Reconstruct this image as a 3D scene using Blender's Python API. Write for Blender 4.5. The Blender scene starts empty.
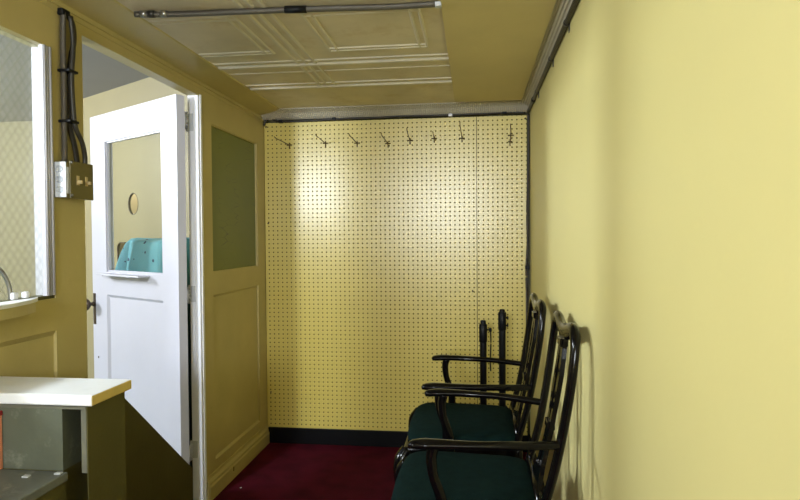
import bpy, bmesh, math, random
from mathutils import Vector, Matrix
random.seed(7)
C = bpy.context.scene.collection
PI = math.pi
XL, XR, D = -1.226, 0.311, 3.42          # left wall, right wall, back wall
XB = XL - 0.05                           # booth face of the left partition
ZC = 1.95                                # ceiling
EYE = 1.2122

# ------------------------------------------------------------------ materials
def new_mat(name):
    m = bpy.data.materials.new(name); m.use_nodes = True
    nt = m.node_tree; b = nt.nodes['Principled BSDF']
    return m, nt, b
def paint(name, col, rough=0.5, var=0.08, scale=6.0, bump=0.02, bscale=60.0, spec=0.5, metal=0.0, dirt=None, dirt_amt=0.0, dirt_scale=9.0):
    m, nt, b = new_mat(name); N = nt.nodes; L = nt.links
    tc = N.new('ShaderNodeTexCoord')
    nz = N.new('ShaderNodeTexNoise'); nz.inputs['Scale'].default_value = scale; nz.inputs['Detail'].default_value = 5
    L.new(tc.outputs['Object'], nz.inputs['Vector'])
    mp = N.new('ShaderNodeMapRange'); mp.inputs[1].default_value = 0.3; mp.inputs[2].default_value = 0.7
    mp.inputs[3].default_value = 1 - var; mp.inputs[4].default_value = 1 + var
    L.new(nz.outputs['Fac'], mp.inputs[0])
    mul = N.new('ShaderNodeVectorMath'); mul.operation = 'SCALE'; mul.inputs[0].default_value = col
    L.new(mp.outputs[0], mul.inputs['Scale'])
    out = mul.outputs[0]
    if dirt:
        n2 = N.new('ShaderNodeTexNoise'); n2.inputs['Scale'].default_value = dirt_scale; n2.inputs['Detail'].default_value = 8; n2.inputs['Roughness'].default_value = 0.7
        L.new(tc.outputs['Object'], n2.inputs['Vector'])
        r = N.new('ShaderNodeMapRange'); r.inputs[1].default_value = 0.55; r.inputs[2].default_value = 0.72; r.inputs[4].default_value = dirt_amt
        L.new(n2.outputs['Fac'], r.inputs[0])
        mx = N.new('ShaderNodeMix'); mx.data_type = 'RGBA'; mx.inputs['B'].default_value = (*dirt, 1)
        L.new(r.outputs[0], mx.inputs['Factor']); L.new(out, mx.inputs['A']); out = mx.outputs['Result']
    L.new(out, b.inputs['Base Color'])
    b.inputs['Roughness'].default_value = rough; b.inputs['Metallic'].default_value = metal
    b.inputs['Specular IOR Level'].default_value = spec
    if bump:
        n3 = N.new('ShaderNodeTexNoise'); n3.inputs['Scale'].default_value = bscale; n3.inputs['Detail'].default_value = 4
        L.new(tc.outputs['Object'], n3.inputs['Vector'])
        bp = N.new('ShaderNodeBump'); bp.inputs['Strength'].default_value = bump * 10; bp.inputs['Distance'].default_value = 0.002
        L.new(n3.outputs['Fac'], bp.inputs['Height']); L.new(bp.outputs[0], b.inputs['Normal'])
    return m
def math_node(nt, op, a, b=None, c=None):
    n = nt.nodes.new('ShaderNodeMath'); n.operation = op
    for i, v in enumerate((a, b, c)):
        if v is None: continue
        if isinstance(v, (int, float)): n.inputs[i].default_value = v
        else: nt.links.new(v, n.inputs[i])
    return n.outputs[0]

M = {}
M['right'] = paint('cream_yellow_wall_paint', (0.79, 0.705, 0.315), 0.42, 0.03, 1.6, 0.012, 90)
M['ochre'] = paint('ochre_wall_paint', (0.52, 0.435, 0.185), 0.42, 0.07, 4, 0.03, 70, dirt=(0.38, 0.31, 0.12), dirt_amt=0.25, dirt_scale=5)
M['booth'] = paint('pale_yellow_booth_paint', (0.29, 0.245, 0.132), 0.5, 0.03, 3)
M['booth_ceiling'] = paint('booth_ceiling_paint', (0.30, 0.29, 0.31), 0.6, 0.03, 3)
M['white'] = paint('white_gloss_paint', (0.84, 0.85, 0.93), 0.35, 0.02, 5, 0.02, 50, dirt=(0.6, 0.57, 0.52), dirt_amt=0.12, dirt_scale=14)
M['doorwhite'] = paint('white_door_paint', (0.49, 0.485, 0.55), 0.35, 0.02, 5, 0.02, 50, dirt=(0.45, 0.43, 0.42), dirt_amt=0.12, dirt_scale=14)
M['ledge'] = paint('white_worn_ledge_paint', (0.83, 0.85, 0.90), 0.4, 0.03, 8, 0.02, 60, dirt=(0.6, 0.56, 0.5), dirt_amt=0.2, dirt_scale=22)
M['tin'] = paint('tin_ceiling_paint', (0.72, 0.63, 0.46), 0.55, 0.10, 5, 0.03, 40, dirt=(0.5, 0.36, 0.14), dirt_amt=0.6, dirt_scale=4)
M['ridge'] = paint('tin_ridge_paint', (0.74, 0.68, 0.55), 0.5, 0.08, 6, 0.03, 40)
M['soffit'] = paint('yellow_soffit_paint', (0.62, 0.52, 0.25), 0.5, 0.05, 4, 0.03, 60)
M['olive'] = paint('dark_olive_paint', (0.082, 0.072, 0.016), 0.55, 0.12, 6, 0.03, 70)
M['greygreen'] = paint('grey_green_scuffed_paint', (0.095, 0.105, 0.075), 0.55, 0.10, 9, 0.05, 60, dirt=(0.5, 0.5, 0.45), dirt_amt=0.25, dirt_scale=16)
M['treadgrey'] = paint('grey_tread_paint', (0.13, 0.14, 0.125), 0.6, 0.10, 9, 0.05, 60, dirt=(0.5, 0.5, 0.48), dirt_amt=0.3, dirt_scale=20)
M['palestrip'] = paint('pale_grey_strip_paint', (0.13, 0.13, 0.10), 0.5, 0.08, 12)
M['yellowend'] = paint('ochre_painted_edge', (0.66, 0.50, 0.16), 0.45, 0.08, 14, dirt=(0.4, 0.28, 0.08), dirt_amt=0.4, dirt_scale=30)
M['salmon'] = paint('salmon_paint', (0.80, 0.30, 0.17), 0.5, 0.06, 12)
M['red'] = paint('dark_red_paint', (0.30, 0.015, 0.02), 0.5, 0.06, 12)
M['baseboard'] = paint('black_vinyl', (0.004, 0.004, 0.005), 0.5, 0.1, 12, spec=0.12)
M['lacquer'] = paint('black_lacquered_wood', (0.003, 0.0025, 0.0028), 0.14, 0.1, 12, 0.01, 30, 0.22)
M['cushion'] = paint('dark_green_upholstery', (0.0045, 0.0145, 0.0135), 0.95, 0.18, 30, 0.12, 260, 0.05)
M['blackmetal'] = paint('black_metal', (0.006, 0.006, 0.007), 0.45, 0.1, 20, spec=0.2)
M['steel'] = paint('dull_steel', (0.36, 0.35, 0.33), 0.35, 0.15, 30, 0.02, 60, metal=0.9)
M['darkcable'] = paint('dark_cable_sheath', (0.028, 0.024, 0.018), 0.5, 0.15, 30)
M['dirtycable'] = paint('tarnished_cable', (0.05, 0.045, 0.04), 0.4, 0.2, 30, metal=0.5)
M['boxolive'] = paint('painted_box_olive', (0.15, 0.125, 0.045), 0.4, 0.1, 14)
M['plate'] = paint('galvanised_white_plate', (0.54, 0.56, 0.60), 0.5, 0.05, 20)
M['knock'] = paint('knockout_grey', (0.40, 0.42, 0.46), 0.4, 0.05, 20)
M['tan'] = paint('tan_plastic', (0.58, 0.46, 0.24), 0.4, 0.05, 20)
M['bronze'] = paint('aged_bronze', (0.10, 0.075, 0.055), 0.35, 0.2, 30, metal=0.8)
M['hookmetal'] = paint('rusty_hook_wire', (0.13, 0.085, 0.03), 0.45, 0.2, 40, metal=0.6)
M['darkgreen'] = paint('dark_teal_cabinet_paint', (0.030, 0.075, 0.075), 0.5, 0.1, 8)
M['paper'] = paint('white_lint', (0.8, 0.8, 0.78), 0.8, 0.02, 20)
M['pinkwood'] = paint('bare_reddish_wood', (0.33, 0.17, 0.09), 0.6, 0.1, 20)

# carpet
m, nt, b = new_mat('dark_red_carpet'); N = nt.nodes; L = nt.links
tc = N.new('ShaderNodeTexCoord'); n1 = N.new('ShaderNodeTexNoise'); n1.inputs['Scale'].default_value = 350; n1.inputs['Detail'].default_value = 3
n2 = N.new('ShaderNodeTexNoise'); n2.inputs['Scale'].default_value = 9; n2.inputs['Detail'].default_value = 6
L.new(tc.outputs['Object'], n1.inputs['Vector']); L.new(tc.outputs['Object'], n2.inputs['Vector'])
f = math_node(nt, 'ADD', math_node(nt, 'MULTIPLY', n1.outputs['Fac'], 0.9), math_node(nt, 'MULTIPLY', n2.outputs['Fac'], 0.9))
cr = N.new('ShaderNodeValToRGB'); cr.color_ramp.elements[0].position = 0.55; cr.color_ramp.elements[0].color = (0.032, 0.0018, 0.0065, 1)
cr.color_ramp.elements[1].position = 1.2; cr.color_ramp.elements[1].color = (0.085, 0.005, 0.017, 1)
L.new(f, cr.inputs[0]); L.new(cr.outputs[0], b.inputs['Base Color']); b.inputs['Roughness'].default_value = 0.95; b.inputs['Specular IOR Level'].default_value = 0.1
bp = N.new('ShaderNodeBump'); bp.inputs['Strength'].default_value = 0.7; bp.inputs['Distance'].default_value = 0.004
L.new(n1.outputs['Fac'], bp.inputs['Height']); L.new(bp.outputs[0], b.inputs['Normal']); M['carpet'] = m

# pegboard: rows of drilled holes, dark inside
def pegboard_mat():
    m, nt, b = new_mat('yellow_pegboard_paint'); N = nt.nodes; L = nt.links
    g = N.new('ShaderNodeNewGeometry'); sp = N.new('ShaderNodeSeparateXYZ'); L.new(g.outputs['Position'], sp.inputs[0])
    px, pz = 0.02668, 0.0254
    def cell(v, off, p):
        a = math_node(nt, 'DIVIDE', math_node(nt, 'SUBTRACT', v, off), p)
        fr = math_node(nt, 'SUBTRACT', a, math_node(nt, 'FLOOR', a))
        return math_node(nt, 'MULTIPLY', math_node(nt, 'SUBTRACT', fr, 0.5), p)
    cx = cell(sp.outputs[0], -0.0010 - px / 2, px); cz = cell(sp.outputs[2], 1.8650 - pz / 2, pz)
    d2 = math_node(nt, 'SQRT', math_node(nt, 'ADD', math_node(nt, 'MULTIPLY', cx, cx), math_node(nt, 'MULTIPLY', cz, cz)))
    r = N.new('ShaderNodeMapRange'); r.inputs[1].default_value = 0.0030; r.inputs[2].default_value = 0.0048; r.inputs[3].default_value = 1.0; r.inputs[4].default_value = 0.0
    L.new(d2, r.inputs[0])
    nz = N.new('ShaderNodeTexNoise'); nz.inputs['Scale'].default_value = 3; nz.inputs['Detail'].default_value = 5
    L.new(g.outputs['Position'], nz.inputs['Vector'])
    mxa = N.new('ShaderNodeMix'); mxa.data_type = 'RGBA'; mxa.inputs['A'].default_value = (0.66, 0.525, 0.115, 1); mxa.inputs['B'].default_value = (0.71, 0.58, 0.145, 1)
    L.new(nz.outputs['Fac'], mxa.inputs['Factor'])
    mx = N.new('ShaderNodeMix'); mx.data_type = 'RGBA'; mx.inputs['B'].default_value = (0.06, 0.042, 0.010, 1)
    L.new(r.outputs[0], mx.inputs['Factor']); L.new(mxa.outputs['Result'], mx.inputs['A']); L.new(mx.outputs['Result'], b.inputs['Base Color'])
    b.inputs['Roughness'].default_value = 0.31
    sr = N.new('ShaderNodeMapRange'); sr.inputs[3].default_value = 0.9; sr.inputs[4].default_value = 0.0
    L.new(r.outputs[0], sr.inputs[0]); L.new(sr.outputs[0], b.inputs['Specular IOR Level'])
    bp = N.new('ShaderNodeBump'); bp.invert = True; bp.inputs['Strength'].default_value = 0.5; bp.inputs['Distance'].default_value = 0.002
    L.new(r.outputs[0], bp.inputs['Height']); L.new(bp.outputs[0], b.inputs['Normal'])
    return m
M['peg'] = pegboard_mat()

# ribbed cove
def cove_mat():
    m, nt, b = new_mat('grey_ribbed_cove'); N = nt.nodes; L = nt.links
    g = N.new('ShaderNodeNewGeometry'); sp = N.new('ShaderNodeSeparateXYZ'); L.new(g.outputs['Position'], sp.inputs[0])
    a = math_node(nt, 'SINE', math_node(nt, 'MULTIPLY', sp.outputs[0], 2 * PI / 0.011))
    nz = N.new('ShaderNodeTexNoise'); nz.inputs['Scale'].default_value = 7; nz.inputs['Detail'].default_value = 6
    L.new(g.outputs['Position'], nz.inputs['Vector'])
    mx = N.new('ShaderNodeMix'); mx.data_type = 'RGBA'; mx.inputs['A'].default_value = (0.44, 0.40, 0.31, 1); mx.inputs['B'].default_value = (0.58, 0.54, 0.45, 1)
    L.new(nz.outputs['Fac'], mx.inputs['Factor']); L.new(mx.outputs['Result'], b.inputs['Base Color']); b.inputs['Roughness'].default_value = 0.5
    bp = N.new('ShaderNodeBump'); bp.inputs['Strength'].default_value = 0.5; bp.inputs['Distance'].default_value = 0.003
    L.new(a, bp.inputs['Height']); L.new(bp.outputs[0], b.inputs['Normal'])
    return m
M['cove'] = cove_mat()

# clear glass (thin)
def thin_glass(name, tint=(0.97, 0.98, 0.96), refl=0.035):
    m = bpy.data.materials.new(name); m.use_nodes = True; nt = m.node_tree; N = nt.nodes; L = nt.links
    N.remove(N['Principled BSDF']); out = N['Material Output']
    t = N.new('ShaderNodeBsdfTransparent'); t.inputs[0].default_value = (*tint, 1)
    gl = N.new('ShaderNodeBsdfGlossy'); gl.inputs['Roughness'].default_value = 0.03
    mx = N.new('ShaderNodeMixShader'); mx.inputs[0].default_value = refl; L.new(t.outputs[0], mx.inputs[1]); L.new(gl.outputs[0], mx.inputs[2])
    L.new(mx.outputs[0], out.inputs['Surface'])
    return m
M['glass'] = thin_glass('clear_window_glass')

# wired obscured glass with diamond mesh
def wired_glass():
    m = bpy.data.materials.new('wired_obscure_glass'); m.use_nodes = True; nt = m.node_tree; N = nt.nodes; L = nt.links
    N.remove(N['Principled BSDF']); out = N['Material Output']
    g = N.new('ShaderNodeNewGeometry'); sp = N.new('ShaderNodeSeparateXYZ'); L.new(g.outputs['Position'], sp.inputs[0])
    def lines(sy):
        v = math_node(nt, 'ADD', math_node(nt, 'MULTIPLY', sp.outputs[1], sy / 0.036), math_node(nt, 'DIVIDE', sp.outputs[2], 0.036))
        fr = math_node(nt, 'SUBTRACT', v, math_node(nt, 'FLOOR', v))
        return math_node(nt, 'ABSOLUTE', math_node(nt, 'SUBTRACT', fr, 0.5))
    d = math_node(nt, 'MINIMUM', lines(1.25), lines(-1.25))
    r = N.new('ShaderNodeMapRange'); r.inputs[1].default_value = 0.025; r.inputs[2].default_value = 0.085; r.inputs[3].default_value = 1; r.inputs[4].default_value = 0
    L.new(d, r.inputs[0])
    tr = N.new('ShaderNodeBsdfTransparent'); tr.inputs[0].default_value = (0.93, 0.94, 0.92, 1)
    tl = N.new('ShaderNodeBsdfTranslucent'); tl.inputs[0].default_value = (0.38, 0.37, 0.28, 1)
    df = N.new('ShaderNodeBsdfDiffuse'); df.inputs[0].default_value = (0.30, 0.30, 0.26, 1)
    nz = N.new('ShaderNodeTexNoise'); nz.inputs['Scale'].default_value = 110; L.new(g.outputs['Position'], nz.inputs['Vector'])
    bp = N.new('ShaderNodeBump'); bp.inputs['Strength'].default_value = 0.6; bp.inputs['Distance'].default_value = 0.003; L.new(nz.outputs['Fac'], bp.inputs['Height'])
    gl = N.new('ShaderNodeBsdfGlossy'); gl.inputs['Roughness'].default_value = 0.15; L.new(bp.outputs[0], gl.inputs['Normal'])
    a = N.new('ShaderNodeMixShader'); a.inputs[0].default_value = 0.10; L.new(tr.outputs[0], a.inputs[1]); L.new(tl.outputs[0], a.inputs[2])
    c = N.new('ShaderNodeMixShader'); c.inputs[0].default_value = 0.05; L.new(a.outputs[0], c.inputs[1]); L.new(gl.outputs[0], c.inputs[2])
    e = N.new('ShaderNodeMixShader'); L.new(math_node(nt, 'MULTIPLY', r.outputs[0], 0.24), e.inputs[0]); L.new(c.outputs[0], e.inputs[1]); L.new(df.outputs[0], e.inputs[2])
    L.new(e.outputs[0], out.inputs['Surface'])
    return m
M['wired'] = wired_glass()

# painted-over green pane with scratches
def green_pane():
    m, nt, b = new_mat('green_painted_pane'); N = nt.nodes; L = nt.links
    tc = N.new('ShaderNodeTexCoord')
    mpg = N.new('ShaderNodeMapping'); mpg.inputs['Scale'].default_value = (8, 8, 40); mpg.inputs['Rotation'].default_value = (0.35, 0, 0)
    L.new(tc.outputs['Object'], mpg.inputs[0])
    v = N.new('ShaderNodeTexVoronoi'); v.feature = 'DISTANCE_TO_EDGE'; v.inputs['Scale'].default_value = 0.7; L.new(mpg.outputs[0], v.inputs['Vector'])
    n2 = N.new('ShaderNodeTexNoise'); n2.inputs['Scale'].default_value = 5; n2.inputs['Detail'].default_value = 7; L.new(tc.outputs['Object'], n2.inputs['Vector'])
    r = N.new('ShaderNodeMapRange'); r.inputs[1].default_value = 0.0; r.inputs[2].default_value = 0.03; r.inputs[3].default_value = 1; r.inputs[4].default_value = 0
    L.new(v.outputs['Distance'], r.inputs[0])
    r2 = N.new('ShaderNodeMapRange'); r2.inputs[1].default_value = 0.56; r2.inputs[2].default_value = 0.66; L.new(n2.outputs['Fac'], r2.inputs[0])
    fac = math_node(nt, 'MULTIPLY', math_node(nt, 'MULTIPLY', r.outputs[0], r2.outputs[0]), 0.95)
    ma = N.new('ShaderNodeMix'); ma.data_type = 'RGBA'; ma.inputs['A'].default_value = (0.105, 0.13, 0.014, 1); ma.inputs['B'].default_value = (0.15, 0.175, 0.022, 1)
    L.new(n2.outputs['Fac'], ma.inputs['Factor'])
    mx = N.new('ShaderNodeMix'); mx.data_type = 'RGBA'; mx.inputs['B'].default_value = (0.045, 0.04, 0.012, 1)
    L.new(fac, mx.inputs['Factor']); L.new(ma.outputs['Result'], mx.inputs['A']); L.new(mx.outputs['Result'], b.inputs['Base Color'])
    b.inputs['Roughness'].default_value = 0.35
    return m
M['greenpane'] = green_pane()

# turquoise cloth with dark dots
def cloth_mat():
    m, nt, b = new_mat('turquoise_dotted_cloth'); N = nt.nodes; L = nt.links
    tc = N.new('ShaderNodeTexCoord')
    v = N.new('ShaderNodeTexVoronoi'); v.inputs['Scale'].default_value = 23; L.new(tc.outputs['Object'], v.inputs['Vector'])
    sp = N.new('ShaderNodeSeparateColor'); L.new(v.outputs['Color'], sp.inputs[0])
    thr = math_node(nt, 'MULTIPLY', sp.outputs[0], 0.25)
    dot = math_node(nt, 'LESS_THAN', v.outputs['Distance'], thr)
    mx = N.new('ShaderNodeMix'); mx.data_type = 'RGBA'; mx.inputs['A'].default_value = (0.11, 0.32, 0.38, 1); mx.inputs['B'].default_value = (0.012, 0.035, 0.085, 1)
    L.new(dot, mx.inputs['Factor']); L.new(mx.outputs['Result'], b.inputs['Base Color']); b.inputs['Roughness'].default_value = 0.85
    return m
M['cloth'] = cloth_mat()

# spiral armoured cable
def bx_mat(name, c1, c2, pitch=0.006):
    m, nt, b = new_mat(name); N = nt.nodes; L = nt.links
    g = N.new('ShaderNodeNewGeometry'); sp = N.new('ShaderNodeSeparateXYZ'); L.new(g.outputs['Position'], sp.inputs[0])
    s = math_node(nt, 'ADD', math_node(nt, 'ADD', sp.outputs[0], math_node(nt, 'MULTIPLY', sp.outputs[1], 0.6)), sp.outputs[2])
    a = math_node(nt, 'MULTIPLY_ADD', math_node(nt, 'SINE', math_node(nt, 'MULTIPLY', s, 2 * PI / pitch)), 0.5, 0.5)
    mx = N.new('ShaderNodeMix'); mx.data_type = 'RGBA'; mx.inputs['A'].default_value = (*c1, 1); mx.inputs['B'].default_value = (*c2, 1)
    L.new(a, mx.inputs['Factor']); L.new(mx.outputs['Result'], b.inputs['Base Color']); b.inputs['Roughness'].default_value = 0.4; b.inputs['Metallic'].default_value = 0.6
    bp = N.new('ShaderNodeBump'); bp.inputs['Strength'].default_value = 0.6; bp.inputs['Distance'].default_value = 0.002; L.new(a, bp.inputs['Height']); L.new(bp.outputs[0], b.inputs['Normal'])
    return m
M['bx'] = bx_mat('grey_armoured_cable', (0.06, 0.05, 0.04), (0.22, 0.20, 0.17))
M['bxdark'] = bx_mat('dark_armoured_cable', (0.02, 0.018, 0.014), (0.075, 0.065, 0.05))

# ------------------------------------------------------------------ geometry helpers
def box(bm, x0, x1, y0, y1, z0, z1, bev=0.0, mi=0):
    vs = [bm.verts.new((x, y, z)) for x in (x0, x1) for y in (y0, y1) for z in (z0, z1)]
    F = [(0, 1, 3, 2), (4, 6, 7, 5), (0, 4, 5, 1), (2, 3, 7, 6), (0, 2, 6, 4), (1, 5, 7, 3)]
    fs = [bm.faces.new([vs[i] for i in f]) for f in F]
    for f in fs: f.material_index = mi
    if bev > 0:
        es = list({e for f in fs for e in f.edges})
        r = bmesh.ops.bevel(bm, geom=es, offset=bev, segments=2, profile=0.5, affect='EDGES', clamp_overlap=True)
        for f in r['faces']: f.material_index = mi
    return fs
def catmull(pts, n=8):
    P = [Vector(p) for p in pts]; P = [2 * P[0] - P[1]] + P + [2 * P[-1] - P[-2]]; out = []
    for i in range(1, len(P) - 2):
        for k in range(n):
            t = k / n; a, b_, c, d = P[i - 1], P[i], P[i + 1], P[i + 2]
            out.append(0.5 * ((2 * b_) + (c - a) * t + (2 * a - 5 * b_ + 4 * c - d) * t * t + (-a + 3 * b_ - 3 * c + d) * t ** 3))
    out.append(P[-2]); return out
def interp(vals, n):
    out = []
    for i in range(n):
        t = i / (n - 1) * (len(vals) - 1); k = min(int(t), len(vals) - 2); out.append(vals[k] + (vals[k + 1] - vals[k]) * (t - k))
    return out
def sweep(bm, pts, ra, rb=None, up=(0, 0, 1), seg=10, closed=False, power=1.0, mi=0):
    """Sweep an elliptical section: ra along the side vector, rb along the up-ish vector."""
    P = [Vector(p) for p in pts]; n = len(P)
    ra = interp(ra, n) if isinstance(ra, (list, tuple)) else [ra] * n
    rb = ra if rb is None else (interp(rb, n) if isinstance(rb, (list, tuple)) else [rb] * n)
    rings = []; upv = Vector(up)
    for i in range(n):
        a = P[(i - 1) % n] if (closed or i > 0) else P[0]; c = P[(i + 1) % n] if (closed or i < n - 1) else P[-1]
        t = (c - a).normalized(); s = t.cross(upv)
        if s.length < 1e-4: s = t.cross(Vector((1, 0, 0)))
        s.normalize(); u = s.cross(t).normalized()
        ring = []
        for k in range(seg):
            an = 2 * PI * k / seg; ca, sa = math.cos(an), math.sin(an)
            if power != 1.0:
                ca = math.copysign(abs(ca) ** power, ca); sa = math.copysign(abs(sa) ** power, sa)
            ring.append(bm.verts.new(P[i] + s * ca * ra[i] + u * sa * rb[i]))
        rings.append(ring)
    for i in range(n if closed else n - 1):
        A, B = rings[i], rings[(i + 1) % n]
        for k in range(seg):
            f = bm.faces.new((A[k], A[(k + 1) % seg], B[(k + 1) % seg], B[k])); f.smooth = True; f.material_index = mi
    if not closed:
        f = bm.faces.new(rings[0][::-1]); f.material_index = mi
        f = bm.faces.new(rings[-1]); f.material_index = mi
def tube(bm, pts, r, n=6, seg=8, up=(0, 0, 1), mi=0):
    sweep(bm, catmull(pts, n) if len(pts) > 2 else pts, r, None, up, seg, mi=mi)
def lathe(bm, prof, seg=20, mat=None, mi=0):
    """prof: (radius, height) about local Z, then transformed by mat."""
    rings = []
    for r, h in prof:
        ring = []
        for k in range(seg):
            a = 2 * PI * k / seg; v = Vector((max(r, 1e-5) * math.cos(a), max(r, 1e-5) * math.sin(a), h))
            ring.append(bm.verts.new(mat @ v if mat else v))
        rings.append(ring)
    for A, B in zip(rings, rings[1:]):
        for k in range(seg):
            f = bm.faces.new((A[k], A[(k + 1) % seg], B[(k + 1) % seg], B[k])); f.smooth = True; f.material_index = mi
    for ring in (rings[0], rings[-1]):
        f = bm.faces.new(ring); f.material_index = mi
def extrude_profile(bm, prof, a0, a1, axis):
    """Closed profile of 2D points swept along an axis: 'y' -> (x,z), 'x' -> (y,z), 'z' -> (x,y)."""
    mk = {'y': lambda p, t: (p[0], t, p[1]), 'x': lambda p, t: (t, p[0], p[1]), 'z': lambda p, t: (p[0], p[1], t)}[axis]
    A = [bm.verts.new(mk(p, a0)) for p in prof]; B = [bm.verts.new(mk(p, a1)) for p in prof]; n = len(prof)
    for i in range(n): bm.faces.new((A[i], A[(i + 1) % n], B[(i + 1) % n], B[i]))
    bm.faces.new(A[::-1]); bm.faces.new(B)
def obj(name, bm, mats, parent=None):
    me = bpy.data.meshes.new(name); bmesh.ops.recalc_face_normals(bm, faces=bm.faces); bm.to_mesh(me); bm.free()
    for mm in (mats if isinstance(mats, (list, tuple)) else [mats]): me.materials.append(mm)
    o = bpy.data.objects.new(name, me); C.objects.link(o)
    if parent: o.parent = parent
    return o
def thing(name, label, cat, loc=(0, 0, 0), rotz=0, group=None):
    o = bpy.data.objects.new(name, None); C.objects.link(o); o.empty_display_size = 0.1
    o.location = loc; o.rotation_euler = (0, 0, rotz); o['label'] = label; o['category'] = cat
    if group: o['group'] = group
    return o
def tag(o, label, cat, group=None):
    o['label'] = label; o['category'] = cat
    if group: o['group'] = group
    return o
def struct(name, bm, mats, parent=None, label=None):
    o = obj(name, bm, mats, parent)
    if not parent: o['kind'] = 'structure'
    if label: o['label'] = label
    return o
def copy_tree(o, parent=None):
    c = o.copy(); C.objects.link(c); c.parent = parent
    for ch in list(o.children): copy_tree(ch, c)
    return c
nb = bmesh.new

# ------------------------------------------------------------------ room shell
Y0 = -3.4
bm = nb(); box(bm, XB, XR + 0.05, Y0, D + 0.04, -0.05, 0); struct('floor', bm, M['carpet'], label='dark red carpet')
bm = nb(); box(bm, XR, XR + 0.06, Y0, D + 0.03, 0, 2.25); struct('wall_right', bm, M['right'], label='bare cream yellow wall')
bm = nb(); box(bm, XB, XR + 0.06, D + 0.030, D + 0.08, 0, 2.25); struct('wall_back', bm, M['olive'])
bm = nb(); box(bm, XB, XR + 0.06, Y0 - 0.05, Y0, 0, 2.25); struct('wall_front', bm, M['right'])

# ceiling: pressed tin with ridges
def ridge_x(bm, y, x0, x1, w=0.014, h=0.006):
    extrude_profile(bm, [(y - w, ZC + 0.001), (y - w * .45, ZC - h), (y + w * .45, ZC - h), (y + w, ZC + 0.001)], x0, x1, 'x')
def ridge_y(bm, x, y0, y1, w=0.008, h=0.005):
    extrude_profile(bm, [(x - w, ZC + 0.001), (x - w * .45, ZC - h), (x + w * .45, ZC - h), (x + w, ZC + 0.001)], y0, y1, 'y')
bm = nb(); box(bm, XB, XR + 0.06, Y0, D + 0.03, ZC, ZC + 0.05); ceil = struct('ceiling', bm, M['tin'], label='yellowed pressed tin ceiling')
bm = nb()
for y, w, h in ((2.495, .022, .008), (2.44, .010, .004), (2.864, .022, .008), (2.80, .008, .004), (2.60, .006, .003), (1.60, .022, .008), (1.23, .022, .008)):
    ridge_x(bm, y, -1.09, -0.10, w, h)
for y in (2.30, 2.33, 1.925, 1.955, 1.70): ridge_x(bm, y, -0.56, -0.175, .007, .004); ridge_x(bm, y, -1.09, -0.79, .007, .004)
for x in (-0.735, -0.70, -0.66): ridge_y(bm, x, 1.62, 2.84, .010, .005)
for x in (-0.56, -0.53, -0.175, -0.205, -0.79, -0.82): ridge_y(bm, x, 1.925, 2.33, .007, .004)
obj('ridge_moulding', bm, M['ridge'], ceil)

# coves round the ceiling
bm = nb(); extrude_profile(bm, [(D + 0.030, 1.903), (D - .0135, 1.903), (D - .030, 1.912), (D - .055, 1.932), (D - .085, 1.944), (D - .098, 1.944), (D - .104, ZC + .004), (D + .030, ZC + .004)], XB, XR, 'x'); struct('trim_1', bm, M['cove'], label='grey ribbed cove along the back wall')
bm = nb(); extrude_profile(bm, [(XR, 1.918), (XR - .008, 1.918), (XR - .020, 1.930), (XR - .040, 1.941), (XR - .058, 1.944), (XR - .066, ZC + .004), (XR, ZC + .004)], Y0, D - .01, 'y'); struct('trim_2', bm, M['cove'], label='grey cove along the right wall')
bm = nb(); box(bm, -0.100, XR - .058, Y0, 3.24, ZC - .014, ZC + .002); struct('trim_3', bm, M['soffit'], label='flat yellow ceiling strip')
# beam along the top of the left wall
bm = nb(); extrude_profile(bm, [(XL - .02, 1.889), (XL + .003, 1.889), (XL + .003, 1.903), (XL - .001, 1.905), (XL + .005, 1.907), (XL + .005, 1.921), (XL + .001, 1.923), (XL + .008, 1.926), (-1.10, 1.946), (-1.09, ZC + .004), (XL - .02, ZC + .004)], Y0, D - .06, 'y'); struct('trim_4', bm, M['ochre'], label='ochre beam moulding')

# left wall: frame-and-panel partition with a ticket window, a doorway and a green pane
bm = nb()
def lw(y0, y1, z0, z1, dx=0.0): box(bm, XB, XL - dx, y0, y1, z0, z1)
WY0, WY1, WZ0, WZ1 = 0.62, 1.630, 1.040, 1.772
lw(Y0, WY0, 0, 2.2); lw(WY0, WY1, WZ1, 2.2); lw(WY0, WY1, .945, WZ0); lw(WY0, WY1, 0, .18); lw(WY0, WY1, .18, .945, .010)
lw(WY1, 1.770, 0, 2.2)
lw(1.770, 2.590, 1.856, 2.2)
lw(2.590, 2.706, 0, 2.2); lw(3.302, D + .030, 0, 2.2); lw(2.706, 3.302, 1.753, 2.2); lw(2.706, 3.302, .945, 1.051); lw(2.706, 3.302, 0, .16); lw(2.706, 3.302, .16, .945, .008)
# sloping edge mouldings of the sunk panels
def chamfer(y0, y1, z, up):
    extrude_profile(bm, [(XL - .0005, z), (XL - .0105, z), (XL - .0105, z - .016 * up)], y0, y1, 'y')
chamfer(WY0, WY1, .945, 1); chamfer(2.706, 3.302, .945, 1); chamfer(2.706, 3.302, .16, -1)
struct('wall_left', bm, M['ochre'], label='ochre painted frame-and-panel partition')
bm = nb(); box(bm, XB + .015, XL - .012, 2.706, 3.302, 1.051, 1.753); w2 = struct('window_2', bm, M['greenpane'], label='green painted-over pane')
bm = nb(); box(bm, XL - .012, XL - .004, 2.706, 2.712, 1.051, 1.753); box(bm, XL - .012, XL - .004, 3.296, 3.302, 1.051, 1.753); box(bm, XL - .012, XL - .004, 2.712, 3.296, 1.747, 1.753); box(bm, XL - .012, XL - .004, 2.712, 3.296, 1.051, 1.057)
obj('glazing_bead', bm, M['ochre'], w2)
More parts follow.
